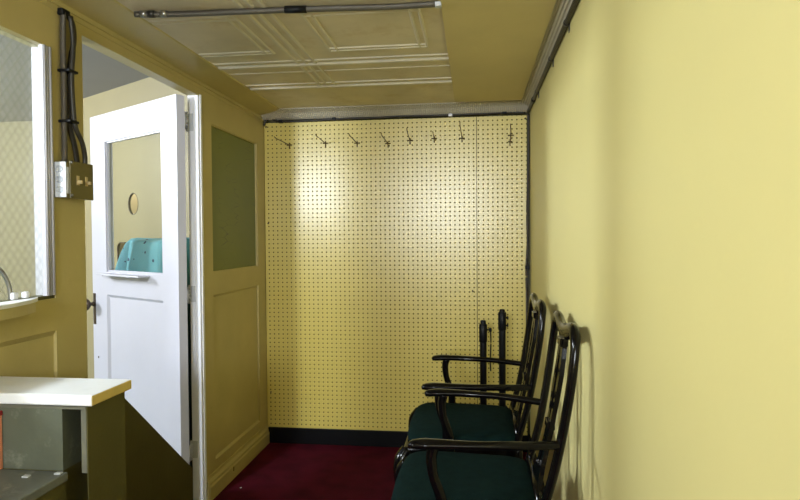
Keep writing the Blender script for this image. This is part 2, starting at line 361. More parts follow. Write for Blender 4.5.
# white jamb of the doorway
bm = nb(); box(bm, XB, XL - .0015, 2.572, 2.590, 0, 1.856, .0015); box(bm, XL - .0015, XL + .004, 2.586, 2.602, 0, 1.862)
tr = struct('trim_5', bm, [M['white']], label='white painted door jamb')
# baseboards
bm = nb(); box(bm, XB + .06, XR, D - .012, D + .030, 0, .0915, .003); struct('baseboard_back', bm, M['baseboard'], label='black baseboard')
bm = nb(); extrude_profile(bm, [(XL - .004, 0), (XL + .018, 0), (XL + .018, .062), (XL + .014, .070), (XL + .013, .082), (XL + .006, .096), (XL + .004, .110), (XL - .004, .112)], 2.604, D - .001, 'y'); struct('baseboard_left', bm, M['ochre'], label='moulded ochre baseboard')
bm = nb(); box(bm, XR - .012, XR, Y0, D - .012, 0, .094, .003); struct('baseboard_right', bm, M['baseboard'])
# small dark knot-hole in the baseboard panel
bm = nb(); box(bm, XL + .0165, XL + .0195, 2.872, 2.880, .040, .062, .001)
tag(obj('nail_head', bm, M['bronze']), 'small dark nail head in the moulded baseboard left of the pegboard', 'nail')

# window_1: wired ticket window
w1 = thing('window_1', '', ''); del w1['label'], w1['category']; w1['kind'] = 'structure'
bm = nb()
gy1, gx = 1.612, XL - .020
arc = [(1.34 + .135 * math.cos(a), 1.050 + .118 * math.sin(a) ** .85 if 0 < a < PI else 1.050) for a in [PI * k / 18 for k in range(19)]]
outer = [(WY0, 1.050), (WY0, WZ1), (gy1, WZ1), (gy1, 1.050)]
poly = outer + arc
F = [bm.verts.new((gx, y, z)) for y, z in poly]; B = [bm.verts.new((gx - .005, y, z)) for y, z in poly]; n = len(poly)
for i in range(n): bm.faces.new((F[i], F[(i + 1) % n], B[(i + 1) % n], B[i]))
bmesh.ops.triangulate(bm, faces=[bm.faces.new(F), bm.faces.new(B[::-1])])
obj('wired_glass', bm, M['wired'], w1)
bm = nb(); box(bm, XB, XL - .001, gy1, WY1, 1.050, WZ1)
for yy, r in ((1.598, .004), (1.608, .003), (1.620, .005)): sweep(bm, [(XL + .001, yy, 1.050), (XL + .001, yy, WZ1)], r, None, (1, 0, 0), 8)
box(bm, XL - .012, XL + .001, 1.592, WY1 - .001, 1.050, WZ1)
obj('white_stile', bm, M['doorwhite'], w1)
bm = nb(); box(bm, XB, XL - .004, WY0, WY1, WZ0, 1.050); obj('shaded_bottom_rail', bm, M['olive'], w1)  # sill strip, its shadow put into the dark olive colour
bm = nb(); tube(bm, [(gx + .004, y, z) for y, z in arc], .0055, 2, 8, (1, 0, 0)); obj('arch_edging', bm, M['steel'], w1)
bm = nb(); box(bm, gx, gx + .016, 1.470, 1.490, 1.050, 1.070, .004); box(bm, gx, gx + .016, 1.516, 1.532, 1.050, 1.068, .004); obj('retaining_clip', bm, M['white'], w1)

# ticket shelf under it
sh = thing('ticket_shelf', 'white topped narrow shelf with rounded end below the wired glass window', 'shelf', (0, 0, 0))
bm = nb()
prof = [(XL, .60), (XL + .065, .60), (XL + .065, 1.33), (XL + .058, 1.40), (XL + .040, 1.475), (XL + .018, 1.530), (XL, 1.556)]
extrude_profile(bm, prof, 1.040, 1.050, 'z'); obj('shelf_top', bm, M['ledge'], sh)
bm = nb(); extrude_profile(bm, [(XL, .60)] + [(XL + (x - XL) * .92, y - .004) for x, y in prof[1:-1]] + [(XL, 1.545)], 1.012, 1.040, 'z'); obj('shelf_edge', bm, M['ochre'], sh)

# ------------------------------------------------------------------ booth beyond the partition
H = Vector((XB, 2.468, 0)); ANG = math.atan2(.518, -.855)
RM = Matrix.Translation(H) @ Matrix.Rotation(ANG, 4, 'Z')
def xform(bm): bmesh.ops.transform(bm, matrix=RM, verts=bm.verts); return bm
bm = nb(); box(bm, -4.9, XB, -.4, 4.6, -.05, 0); struct('floor_booth', bm, M['darkgreen'])
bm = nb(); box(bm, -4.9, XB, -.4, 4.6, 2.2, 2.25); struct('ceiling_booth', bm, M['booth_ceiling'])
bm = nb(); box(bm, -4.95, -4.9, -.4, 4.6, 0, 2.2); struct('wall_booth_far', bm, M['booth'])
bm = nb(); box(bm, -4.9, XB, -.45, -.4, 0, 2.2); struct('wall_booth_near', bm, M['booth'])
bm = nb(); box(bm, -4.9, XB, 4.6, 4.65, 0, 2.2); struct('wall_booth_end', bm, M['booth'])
# diagonal ticket panel with a round speaking hole and an arched pass-through
V = .50
bm = nb()
def plate_with_holes(bm, u0, u1, z0, z1, y, t, holes):
    """Rectangular sheet whose holes are cut as closed outlines."""
    es = []
    def loop(pts):
        vs = [bm.verts.new((u, y, z)) for u, z in pts]
        for i in range(len(vs)): es.append(bm.edges.new((vs[i], vs[(i + 1) % len(vs)])))
    loop([(u0, z0), (u1, z0), (u1, z1), (u0, z1)])
    for h in holes: loop(h)
    r = bmesh.ops.triangle_fill(bm, edges=es, use_beauty=True)
    fs = [g for g in r['geom'] if isinstance(g, bmesh.types.BMFace)]
    r = bmesh.ops.extrude_face_region(bm, geom=fs)
    bmesh.ops.translate(bm, vec=(0, -t, 0), verts=[g for g in r['geom'] if isinstance(g, bmesh.types.BMVert)])
circ = [(1.325 + .062 * math.cos(2 * PI * k / 32), 1.436 + .068 * math.sin(2 * PI * k / 32)) for k in range(32)]
arch = [(1.10, 1.0), (1.50 + .04, 1.0)]
arch += [(1.50 + .04 * math.cos(a), 1.15 + .04 * math.sin(a)) for a in [PI / 2 * k / 6 for k in range(7)]]
arch += [(1.14 - .04 * math.sin(a), 1.15 + .04 * math.cos(a)) for a in [PI / 2 * k / 6 for k in range(7)]]
plate_with_holes(bm, .305, 2.55, 0, 2.2, -V, .016, [circ, arch]); xform(bm)
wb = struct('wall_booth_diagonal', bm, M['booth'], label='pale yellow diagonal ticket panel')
bm = nb()
sweep(bm, [(u, -V - .004, z) for u, z in circ], .004, .006, (0, 1, 0), 6, closed=True); sweep(bm, [(u, -V - .004, z) for u, z in arch], .004, .006, (0, 1, 0), 6, closed=True)
xform(bm); obj('hole_edging', bm, M['bronze'], wb)

# cabinet and covered machine in the booth
cab = thing('booth_cabinet', 'dark teal painted cabinet behind the open white door, under the turquoise cloth', 'cabinet', H, ANG)
bm = nb(); box(bm, .35, .77, -.43, -.165, 0, .945, .004); obj('cabinet_body', bm, M['darkgreen'], cab)
bm = nb(); box(bm, .34, .79, -.44, -.15, .945, .962, .004); obj('cabinet_top', bm, M['darkgreen'], cab)
bm = nb(); NS = 120; rows = []
levels = [(0.0, 1.217, .0), (.5, 1.217, .0), (.80, 1.216, .0), (.93, 1.210, .1), (1.0, 1.19, .35), (1.03, 1.14, .7), (1.055, 1.08, 1), (1.085, 1.02, 1.2), (1.11, .966, 1.4)]
uc, vc, hu, hv = .560, -.285, .225, .130
for s, z, fold in levels:
    ring = []
    for k in range(NS):
        a = 2 * PI * k / NS; ca, sa = math.cos(a), math.sin(a)
        cx, cy = math.copysign(abs(ca) ** .38, ca), math.copysign(abs(sa) ** .38, sa)
        w = fold * (.014 * math.sin(13 * a + .7) + .009 * math.sin(29 * a + 2) + .005 * math.sin(47 * a))
        ring.append(bm.verts.new((uc + cx * (hu * s + w) + .085 * max(0, cx) ** 2 * fold, vc + cy * (hv * s + w), z + (.006 * math.sin(3 * a) if s < 1 else 0) - .012 * (1 - s))))
    rows.append(ring)
for A, Bq in zip(rows, rows[1:]):
    for k in range(NS):
        if A is rows[0]: continue
        f = bm.faces.new((A[k], A[(k + 1) % NS], Bq[(k + 1) % NS], Bq[k])); f.smooth = True
f = bm.faces.new(rows[1][::-1]); bm.faces.new(rows[-1])
bmesh.ops.delete(bm, geom=rows[0], context='VERTS')
o = tag(obj('turquoise_cloth', bm, M['cloth']), 'turquoise cloth with dark dots draped in folds, seen through the white door glass', 'cloth'); o.location = H; o.rotation_euler = (0, 0, ANG)

# ------------------------------------------------------------------ door_1: white half-glazed door standing open into the booth
door = bpy.data.objects.new('door_1', None); C.objects.link(door); door.location = H; door.rotation_euler = (0, 0, ANG); door['kind'] = 'structure'; door['label'] = 'white half-glazed door standing open'
DW, DT, ZT = .800, .040, 1.838
bm = nb()
def db(u0, u1, z0, z1, f=0.0, bk=None): box(bm, u0, u1, -(DT if bk is None else bk), -f, z0, z1)
db(0, .128, .012, ZT); db(.650, DW, .012, ZT); db(.128, .650, 1.700, ZT); db(.128, .650, .935, 1.050); db(.128, .650, .012, .20); db(.128, .650, .20, .935, .010, .030)
# glazing beads and sloped panel edges
for u0, u1, z0, z1 in ((.128, .136, 1.050, 1.700), (.642, .650, 1.050, 1.700), (.136, .642, 1.692, 1.700), (.136, .642, 1.050, 1.058)): db(u0, u1, z0, z1, .008, .022)
for zz, s in ((.935, -1), (.20, 1)):
    A = [(-.0005, zz), (-.0105, zz), (-.0105, zz + .014 * s)]
    extrude_profile(bm, [(p[0], p[1]) for p in A], .128, .650, 'x')
for uu, s in ((.128, 1), (.650, -1)):
    extrude_profile(bm, [(uu, -.0005), (uu, -.0105), (uu + .014 * s, -.0105)], .20, .935, 'z')
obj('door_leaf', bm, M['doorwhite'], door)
bm = nb(); box(bm, .132, .646, -.024, -.020, 1.052, 1.698); obj('glass_pane', bm, M['glass'], door)
bm = nb()
pf = [(.235, 1.040), (.635, 1.040), (.635, 1.047), (.235, 1.047)]
box(bm, .235, .640, -.001, .060, 1.036, 1.044, .002)
obj('glass_ledge', bm, M['doorwhite'], door)
bm = nb(); box(bm, .768, .793, 0, .003, .775, .935, .001); pl = obj('lock_plate', bm, M['bronze'], door)
bm = nb(); Rk = Matrix.Translation((.783, .003, .880)) @ Matrix.Rotation(-PI / 2, 4, 'X')
lathe(bm, [(.013, 0), (.013, .005), (.009, .010), (.009, .018), (.020, .025), (.030, .035), (.031, .044), (.022, .053), (.0, .055)], 20, Rk); obj('door_knob', bm, M['bronze'], pl)
for u, z in ((.690, 1.031), (.748, .608)):
    bm = nb(); lathe(bm, [(.005, 0), (.005, .002), (.001, .003)], 10, Matrix.Translation((u, 0, z)) @ Matrix.Rotation(-PI / 2, 4, 'X')); obj('screw_head', bm, M['bronze'], door)
IM = RM.inverted()
for z0, z1 in ((1.690, 1.780), (.920, 1.005), (.210, .300)):
    bm = nb(); kn = Vector((-1.2725, 2.556))
    for j in range(5):
        h = (z1 - z0 - .012) / 5
        lathe(bm, [(.0058, z0 + .006 + j * h), (.0058, z0 + .006 + (j + 1) * h - .0015)], 12, Matrix.Translation((kn.x, kn.y, 0)))
    for za in (z0, z1 - .006): lathe(bm, [(.003, za), (.0052, za + .003), (.003, za + .006)], 12, Matrix.Translation((kn.x, kn.y, 0)))
    box(bm, XB + .001, XB + .026, 2.5695, 2.5725, z0 + .006, z1 - .006)
    sweep(bm, [(kn.x, kn.y, (z0 + z1) / 2), (-1.257, 2.503, (z0 + z1) / 2)], .0012, (z1 - z0) / 2 - .007, (0, 0, 1), 4)
    bmesh.ops.transform(bm, matrix=IM, verts=bm.verts); obj('hinge', bm, M['plate'], door)

# sloping side panel low in the doorway
bm = nb(); extrude_profile(bm, [(1.775, 0), (2.478, 0), (2.478, .207), (1.932, .690), (1.775, .690)], -1.2465, -1.2305, 'x')
tag(obj('stair_side_panel', bm, M['olive']), 'dark olive panel with a sloping top edge standing before the open white door', 'stair panel')

# ------------------------------------------------------------------ counter and steps at lower left
ct = thing('stepped_counter', 'olive stepped counter with a white top slab at lower left', 'counter', (0, 0, 0))
bm = nb(); box(bm, XL + .002, -.866, 1.350, 1.392, 0, .838); box(bm, -.868, -.866, 1.246, 1.350, 0, .838); box(bm, XL + .002, -.928, 1.246, 1.350, 0, .6875); obj('counter_body', bm, M['olive'], ct)
bm = nb(); fs = box(bm, XL + .002, -.849, 1.238, 1.397, .838, .863, .004)
for f in bm.faces:
    f.normal_update()
for f in bm.faces:
    if f.calc_center_median().x > -.8515: f.material_index = 1
obj('top_slab', bm, [M['ledge'], M['yellowend']], ct)['label'] = 'white slab with an ochre right end'
bm = nb(); box(bm, XL + .002, -.868, 1.243, 1.350, .829, .8365, .001); obj('top_moulding', bm, M['palestrip'], ct)
bm = nb(); box(bm, XL + .002, -.926, 1.244, 1.350, .6885, .829); obj('riser_panel', bm, M['greygreen'], ct)['label'] = 'scuffed grey green riser'
bm = nb(); box(bm, -.882, -.869, 1.246, 1.350, .684, .829, .001); obj('corner_strip', bm, M['palestrip'], ct)
st = thing('wooden_step', 'grey green step below the white slab at the lower left corner', 'step', (0, 0, 0))
bm = nb(); box(bm, XL + .002, -.918, .72, 1.243, 0, .667); obj('step_body', bm, M['olive'], st)
bm = nb(); box(bm, XL + .002, -.913, .71, 1.243, .667, .688, .003); obj('tread', bm, M['treadgrey'], st)
cb = thing('painted_lath', 'salmon orange lath with dark red top against the grey green riser', 'lath', (0, 0, 0))
bm = nb(); box(bm, -1.115, -1.074, 1.230, 1.2425, .6885, .812, .001); obj('lath_body', bm, M['salmon'], cb)
bm = nb(); box(bm, -1.115, -1.072, 1.229, 1.2425, .812, .8225, .001); obj('lath_cap', bm, M['red'], cb)

# ------------------------------------------------------------------ pegboards and hooks
bm = nb(); box(bm, XL + .003, .0140, D, D + .006, .092, 1.888); tag(obj('pegboard', bm, M['peg']), 'wide yellow pegboard panel covering most of the back wall', 'pegboard', 'yellow pegboard panels')
bm = nb(); box(bm, .0175, XR - .018, D, D + .006, .092, 1.8885); tag(obj('pegboard', bm, M['peg']), 'narrow yellow pegboard panel beside the cream right wall', 'pegboard', 'yellow pegboard panels')
hooks = [(-1.070, 1.756, -1.084, 1.768), (-.854, 1.761, -.853, 1.775), (-.668, 1.757, -.668, 1.772), (-.488, 1.749, -.493, 1.774), (-.361, 1.764, -.354, 1.794), (-.223, 1.771, -.220, 1.784), (-.066, 1.769, -.072, 1.819)]
names = ['leftmost long wire peg hook on the pegboard, by the ochre corner', 'second wire peg hook from the left corner of the pegboard', 'third wire peg hook from the left on the pegboard', 'fourth wire peg hook from the left, above the pegboard middle', 'fifth wire peg hook from the left on the pegboard', 'sixth wire peg hook from the left on the pegboard, a short one', 'tall wire peg hook just left of the seam between the two pegboards']
def hook(x, z, xt, zt, nm, ln=.23, bar=.016):
    bm = nb(); yt = D - ln
    sweep(bm, [(x - bar, D - .006, z), (x + bar, D - .006, z)], .0032, None, (0, 0, 1), 8)
    sweep(bm, [(x, D - .004, z + .014), (x, D - .004, z - .022)], .0030, None, (0, 1, 0), 8)
    tube(bm, [(x, D - .004, z), (x, D - .03, z), (x + (xt - x) * .5, D - ln * .55, z + (zt - z) * .35), (x + (xt - x) * .9, yt + .025, z + (zt - z) * .55), (xt, yt, zt)], .0024, 6, 8)
    return tag(obj('peg_hook', bm, M['hookmetal']), nm, 'hook', 'wire hooks on the pegboards')
for h, nm in zip(hooks, names): hook(*h, nm, .16 if 'short' in nm else .23)
hook(.205, 1.778, .196, 1.815, 'upper of the two hooks on the narrow pegboard', .15)
hook(.201, 1.742, .199, 1.757, 'lower of the two hooks on the narrow pegboard', .12, .012)
for x, z, par in ((-1.212, 1.866, 'pegboard'), (.285, 1.870, 'pegboard.001'), (-.010, .905, 'pegboard'), (-1.200, .300, 'pegboard'), (-1.205, 1.30, 'pegboard')):
    bm = nb(); lathe(bm, [(.005, 0), (.005, .002), (.001, .004)], 10, Matrix.Translation((x, D, z)) @ Matrix.Rotation(PI / 2, 4, 'X')); obj('screw_head', bm, M['bronze'], bpy.data.objects[par])

# ------------------------------------------------------------------ cables
cab1 = thing('sagging_cable', 'dark cable clipped along the top of the yellow pegboards', 'cable')
bm = nb(); tube(bm, [(-1.220, D - .0125, 1.872), (-1.210, D - .0125, 1.897), (-1.184, D - .0135, 1.912), (-1.150, D - .0135, 1.903), (-1.118, D - .0135, 1.893), (-1.0, D - .0125, 1.892), (-.85, D - .0125, 1.895), (-.707, D - .0125, 1.898), (-.55, D - .0125, 1.897), (-.417, D - .0125, 1.901), (-.19, D - .0125, 1.899), (.035, D - .0125, 1.901), (.173, D - .0125, 1.904), (.285, D - .0135, 1.898)], .0062); obj('cable_run', bm, M['darkcable'], cab1)
for x, z in ((-1.118, 1.893), (-.80, 1.897), (-.13, 1.899), (.17, 1.904)):
    bm = nb(); box(bm, x - .012, x + .012, D - .022, D - .0005, z - .009, z + .009, .002); obj('cable_clip', bm, M['blackmetal'] if x != -.13 else M['steel'], cab1)
cab2 = thing('corner_cable', 'thin armoured cable hanging down the corner of pegboard and right wall', 'cable')
bm = nb(); tube(bm, [(.298, D - .006, 1.893), (.304, D - .005, 1.80), (.303, D - .006, 1.52), (.298, D - .006, 1.35), (.296, D - .006, 1.19), (.288, D - .006, 1.02), (.290, D - .006, .86), (.292, D - .006, .35)], .0052); obj('cable_run', bm, M['bx'], cab2)
bm = nb(); tube(bm, [(.305, D - .016, 1.893), (.302, D - .016, 1.70), (.293, D - .016, 1.45), (.291, D - .016, 1.30), (.296, D - .016, 1.12), (.296, D - .016, .88), (.298, D - .016, .35)], .0032); obj('thin_wire', bm, M['dirtycable'], cab2)
bm = nb(); box(bm, .282, .304, D - .024, D, 1.03, 1.05, .003); obj('cable_clip', bm, M['blackmetal'], cab2)
cab3 = thing('wall_conduit', 'dark pipe conduit running along the top of the cream right wall', 'conduit')
bm = nb(); sweep(bm, [(XR - .0095, D - .022, 1.906), (XR - .0095, 2.9, 1.907), (XR - .0095, 2.2, 1.9065), (XR - .0095, Y0, 1.907)], .0092, None, (0, 0, 1), 12); obj('pipe', bm, M['bxdark'], cab3)
for y in (2.02, 2.42, 2.95):
    bm = nb(); sweep(bm, [(XR - .0095, y - .008, 1.907), (XR - .0095, y + .008, 1.907)], .0110, None, (0, 0, 1), 12); box(bm, XR - .003, XR + .0005, y - .008, y + .008, 1.876, 1.910); obj('pipe_strap', bm, M['dirtycable'], cab3)
bm = nb(); sweep(bm, [(XR - .0095, 3.10, 1.907), (XR - .0095, 3.16, 1.907)], .0115, None, (0, 0, 1), 12); obj('coupling', bm, M['blackmetal'], cab3)
cab4 = thing('ceiling_conduit', 'grey armoured conduit crossing the tin ceiling near the top edge', 'conduit')
bm = nb(); tube(bm, [(-1.085, 1.835, 1.938), (-.98, 1.846, 1.937), (-.87, 1.853, 1.937), (-.70, 1.862, 1.938), (-.545, 1.868, 1.938), (-.40, 1.878, 1.938), (-.25, 1.888, 1.938), (-.11, 1.884, 1.938)], .0095, 8, 12, (0, 0, 1)); obj('pipe', bm, M['bx'], cab4)
for x, y, m_ in ((-1.055, 1.838, M['steel']), (-1.03, 1.841, M['dirtycable']), (-.99, 1.8455, M['steel']), (-.56, 1.8675, M['blackmetal'])):
    w = .010 if m_ is not M['blackmetal'] else .035
    bm = nb(); sweep(bm, [(x - w, y - w * .09, 1.938), (x + w, y + w * .09, 1.938)], .0115, None, (0, 0, 1), 12); obj('coupling', bm, m_, cab4)
bm = nb(); box(bm, -.118, -.098, 1.872, 1.896, 1.928, 1.942, .002); obj('end_bracket', bm, M['plate'], cab4)

# electrical box on the pilaster with three cables rising from it
eb = thing('electrical_box', 'olive metal electrical box with two tan switches on the ochre post left of the door', 'switch box')
bx0, by0, by1, bz0, bz1 = XL, 1.634, 1.752, 1.338, 1.442
bm = nb(); box(bm, bx0, bx0 + .036, by0, by1, bz0, bz1, .003); obj('box_body', bm, M['boxolive'], eb)
bm = nb(); box(bm, bx0 + .036, bx0 + .040, by0 + .014, by1 + .004, bz0 - .004, bz1 + .004, .0015); sp_ = obj('switch_plate', bm, M['boxolive'], eb)
for yy in (1.682, 1.722):
    bm = nb(); box(bm, bx0 + .040, bx0 + .0412, yy - .006, yy + .006, 1.376, 1.404); box(bm, bx0 + .0412, bx0 + .054, yy - .004, yy + .004, 1.380, 1.390, .001); obj('toggle', bm, M['tan'], sp_)
bm = nb(); box(bm, bx0 - .0, bx0 + .0385, by0 - .004, by0, bz0 - .001, bz1 - .001, .001)
op = obj('knockout_plate', bm, M['plate'], eb)
for zz in (1.360, 1.390, 1.420):
    bm = nb(); Rk = Matrix.Translation((bx0 + .018, by0 - .004, zz)) @ Matrix.Rotation(PI / 2, 4, 'X') @ Matrix.Diagonal((1.15, 1, 1, 1))
    lathe(bm, [(.0105, 0), (.0105, .0008), (.0092, .0014), (.0088, .0006), (.001, .0006)], 24, Rk); obj('knockout', bm, M['knock'], op)
bm = nb(); box(bm, bx0 + .036, bx0 + .0395, by0 + .001, by0 + .011, bz0 + .010, bz1 - .016, .001); obj('mounting_strip', bm, M['plate'], eb)
for yy, zz in ((by0 + .020, bz1 - .001), (by0 + .020, bz0 + .006)):
    bm = nb(); lathe(bm, [(.004, 0), (.004, .003), (.001, .004)], 10, Matrix.Translation((bx0 + .040, yy, zz)) @ Matrix.Rotation(PI / 2, 4, 'Y')); obj('screw_head', bm, M['steel'], eb)
pc = thing('box_cables', 'bundle of armoured cables dropping from the beam to the olive electrical box', 'cable')
bm = nb(); tube(bm, [(XL + .012, 1.668, 1.889), (XL + .012, 1.664, 1.80), (XL + .013, 1.664, 1.70), (XL + .012, 1.664, 1.56), (XL + .014, 1.660, 1.443)], .0085, 8, 12, (1, 0, 0)); obj('straight_cable', bm, M['bx'], pc)
bm = nb(); tube(bm, [(XL + .010, 1.690, 1.889), (XL + .014, 1.706, 1.868), (XL + .015, 1.710, 1.82), (XL + .014, 1.695, 1.76), (XL + .014, 1.682, 1.70), (XL + .012, 1.682, 1.62), (XL + .013, 1.684, 1.56), (XL + .016, 1.702, 1.50), (XL + .017, 1.714, 1.443)], .0080, 8, 12, (1, 0, 0)); obj('bowed_cable', bm, M['bxdark'], pc)
bm = nb(); tube(bm, [(XL + .030, 1.676, 1.880), (XL + .031, 1.684, 1.80), (XL + .030, 1.676, 1.70), (XL + .029, 1.682, 1.60), (XL + .030, 1.690, 1.55), (XL + .028, 1.722, 1.51), (XL + .024, 1.740, 1.47), (XL + .022, 1.742, 1.443)], .0072, 8, 12, (1, 0, 0)); obj('outer_cable', bm, M['darkcable'], pc)
for z in (1.715, 1.565):
    bm = nb(); box(bm, XL, XL + .040, 1.652, 1.694, z - .004, z + .004, .002); obj('cable_strap', bm, M['blackmetal'], pc)
bm = nb(); box(bm, XL, XL + .020, 1.655, 1.690, 1.880, 1.900, .003); obj('cable_entry', bm, M['blackmetal'], pc)

# ------------------------------------------------------------------ folded tripod stands by the back wall
def stand(name, label, x, y, ztop, zcol, flip):
    t = thing(name, label, 'stand', (x, y, 0), 0, 'folded black stands by the pegboard')
    bm = nb(); lathe(bm, [(.0135, .25), (.0135, ztop - .004), (.011, ztop), (.001, ztop)], 20); obj('pole', bm, M['blackmetal'], t)
    bm = nb(); lathe(bm, [(.0165, .10), (.0165, zcol - .05), (.0165, zcol - .048)], 20); obj('outer_tube', bm, M['blackmetal'], t)
    bm = nb(); lathe(bm, [(.0165, zcol - .05), (.0195, zcol - .046), (.0195, zcol + .036), (.0165, zcol + .040)], 20); col = obj('collar', bm, M['blackmetal'], t)
    for zz in ((zcol + .012, zcol - .025) if flip else (zcol + .012,)):
        bm = nb(); Rk = Matrix.Translation((.018, -.004, zz)) @ Matrix.Rotation(PI / 2, 4, 'Y')
        lathe(bm, [(.004, 0), (.004, .010), (.010, .011), (.011, .020), (.008, .023), (.001, .024)] if not flip else [(.004, 0), (.004, .004), (.008, .005), (.008, .011), (.001, .012)], 14, Rk); obj('clamp_knob', bm, M['blackmetal'], col)
    for k in range(3):
        a = 2 * PI * k / 3 + .5; ca, sa = math.cos(a), math.sin(a)
        bm = nb(); sweep(bm, [(ca * .022, sa * .022, .36), (ca * .030, sa * .030, .012)], .008, None, (1, 0, 0), 8); lg = obj('leg', bm, M['blackmetal'], t)
        bm = nb(); lathe(bm, [(.012, 0), (.012, .018), (.008, .024)], 12, Matrix.Translation((ca * .030, sa * .030, 0))); obj('rubber_foot', bm, M['blackmetal'], lg)
    bm = nb(); lathe(bm, [(.026, .330), (.028, .335), (.028, .375), (.020, .385)], 18); obj('leg_hub', bm, M['blackmetal'], t)
    if not flip:
        bm = nb(); tube(bm, [(.036, -.004, zcol + .004), (.037, -.004, zcol - .06), (.034, -.004, zcol - .14), (.036, -.004, zcol - .19)], .0034); obj('hanging_strap', bm, M['blackmetal'], t)
    return t
stand('folded_stand', 'shorter folded black stand with a hanging strap, against the pegboard behind the chairs', .042, 2.96, .803, .745, False)
stand('folded_stand', 'taller folded black stand, nearer the chair backs by the pegboard', .134, 2.96, .858, .805, True)

# ------------------------------------------------------------------ lacquered armchairs (facing -X)
def chair_proto():
    t = thing('armchair', '', 'chair', (0, 0, 0))
    bk = [(.44, .158), (.50, .176), (.56, .192), (.62, .206), (.70, .220), (.78, .233), (.86, .244), (.93, .252), (.99, .259)]
    def xb(z):
        for (z0, x0), (z1, x1) in zip(bk, bk[1:]):
            if z <= z1: return x0 + (x1 - x0) * (z - z0) / (z1 - z0)
        return bk[-1][1]
    # cushion: rounded trapezoid, slightly domed
    bm = nb(); rings = []
    def outline(ins, z, n=64):
        r = []
        for k in range(n):
            a = 2 * PI * k / n; ca, sa = math.cos(a), math.sin(a)
            cx, cy = math.copysign(abs(ca) ** .30, ca), math.copysign(abs(sa) ** .30, sa)
            hw = .258 - .034 * (cx + 1) / 2
            r.append(bm.verts.new((-.042 + cx * (.212 - ins) - .012 * (1 - cy * cy) * (cx < 0) * abs(cx), cy * (hw - ins), z)))
        return r
    for ins, z in ((.004, .425), (0, .432), (0, .446), (.005, .456), (.018, .463), (.05, .469), (.12, .473), (.19, .474)): rings.append(outline(ins, z))
    for A, B_ in zip(rings, rings[1:]):
        for k in range(64):
            f = bm.faces.new((A[k], A[(k + 1) % 64], B_[(k + 1) % 64], B_[k])); f.smooth = True
    bm.faces.new(rings[0][::-1]); bm.faces.new(rings[-1]); obj('seat', bm, M['cushion'], t)['label'] = 'dark green upholstered seat'
    # seat frame
    bm = nb()
    ro = [(-.268, -.262), (-.268, .262), (.175, .222), (.175, -.222)]
    extrude_profile(bm, ro, .365, .426, 'z')
    es = [e for e in bm.edges]; bmesh.ops.bevel(bm, geom=es, offset=.010, segments=3, profile=.5, affect='EDGES'); obj('seat_frame', bm, M['lacquer'], t)
    # legs
    for s in (-1, 1):
        bm = nb(); sweep(bm, catmull([(-.250, s * .246, .415), (-.272, s * .258, .375), (-.276, s * .262, .32), (-.262, s * .255, .22), (-.246, s * .246, .11), (-.250, s * .248, .035), (-.262, s * .252, .0)], 6), [.026, .030, .028, .021, .015, .015, .021], None, (0, 1, 0), 12); obj('leg', bm, M['lacquer'], t)
        bm = nb(); sweep(bm, catmull([(.158, s * .205, .425), (.165, s * .205, .30), (.185, s * .207, .15), (.232, s * .212, .0)], 6), [.019, .018, .016, .015], None, (0, 1, 0), 12); obj('leg', bm, M['lacquer'], t)
    # hoop back: two stiles rounding into a dipped yoke
    half = [(.192, .40), (.196, .46), (.200, .56), (.206, .66), (.212, .76), (.214, .83), (.210, .88), (.199, .922), (.176, .944), (.147, .949), (.112, .945), (.075, .936), (.035, .929)]
    pts = [(xb(max(z, .44)) + (0 if z > .44 else -.006), -y, z) for y, z in half] + [(xb(.927), 0, .927)] + [(xb(max(z, .44)) + (0 if z > .44 else -.006), y, z) for y, z in half[::-1]]
    bm = nb(); cp = catmull(pts, 5)
    prof = [.0175, .018, .0185, .019, .019, .019, .019, .020, .021, .022, .024, .025, .026, .026]
    rad = prof + prof[:-1][::-1]
    sweep(bm, cp, rad, [.013] * 8 + [.015] * 12 + [.013] * 8, (1, 0, .12), 12); obj('back_hoop', bm, M['lacquer'], t)
    # pierced vase splat
    bm = nb()
    sh = [(.445, .100, 0), (.475, .085, 0), (.505, .055, 0), (.53, .042, .012), (.60, .034, .011), (.632, .037, 0), (.655, .037, 0), (.68, .036, .012), (.74, .046, .017), (.80, .052, .020), (.85, .046, .015), (.88, .040, 0), (.90, .046, 0), (.928, .068, 0)]
    def row(z, w, s_, off):
        x = xb(z) + off
        return [bm.verts.new((x, y, z)) for y in (-w, -s_ - .0005, s_ + .0005, w)]
    FR = [row(z, w, s_, -.007) for z, w, s_ in sh]; BK = [row(z, w, s_, .007) for z, w, s_ in sh]
    for i in range(len(sh) - 1):
        slit = sh[i][2] > 0 or sh[i + 1][2] > 0
        for j in (0, 1, 2):
            if j == 1 and slit: continue
            bm.faces.new((FR[i][j], FR[i][j + 1], FR[i + 1][j + 1], FR[i + 1][j])); bm.faces.new((BK[i][j + 1], BK[i][j], BK[i + 1][j], BK[i + 1][j + 1]))
        for j in ((0, 3) + ((1, 2) if slit else ())): bm.faces.new((FR[i][j], BK[i][j], BK[i + 1][j], FR[i + 1][j]))
    for zb, wb_ in ((.643, .030), (.895, .034)):
        x = xb(zb); box(bm, x - .014, x + .010, -wb_, wb_, zb - .012, zb + .012, .003)
    obj('back_splat', bm, M['lacquer'], t)
    bm = nb(); sweep(bm, [(xb(.455), -.190, .455), (xb(.455), .190, .455)], .012, .022, (0, 0, 1), 12); obj('back_rail', bm, M['lacquer'], t)
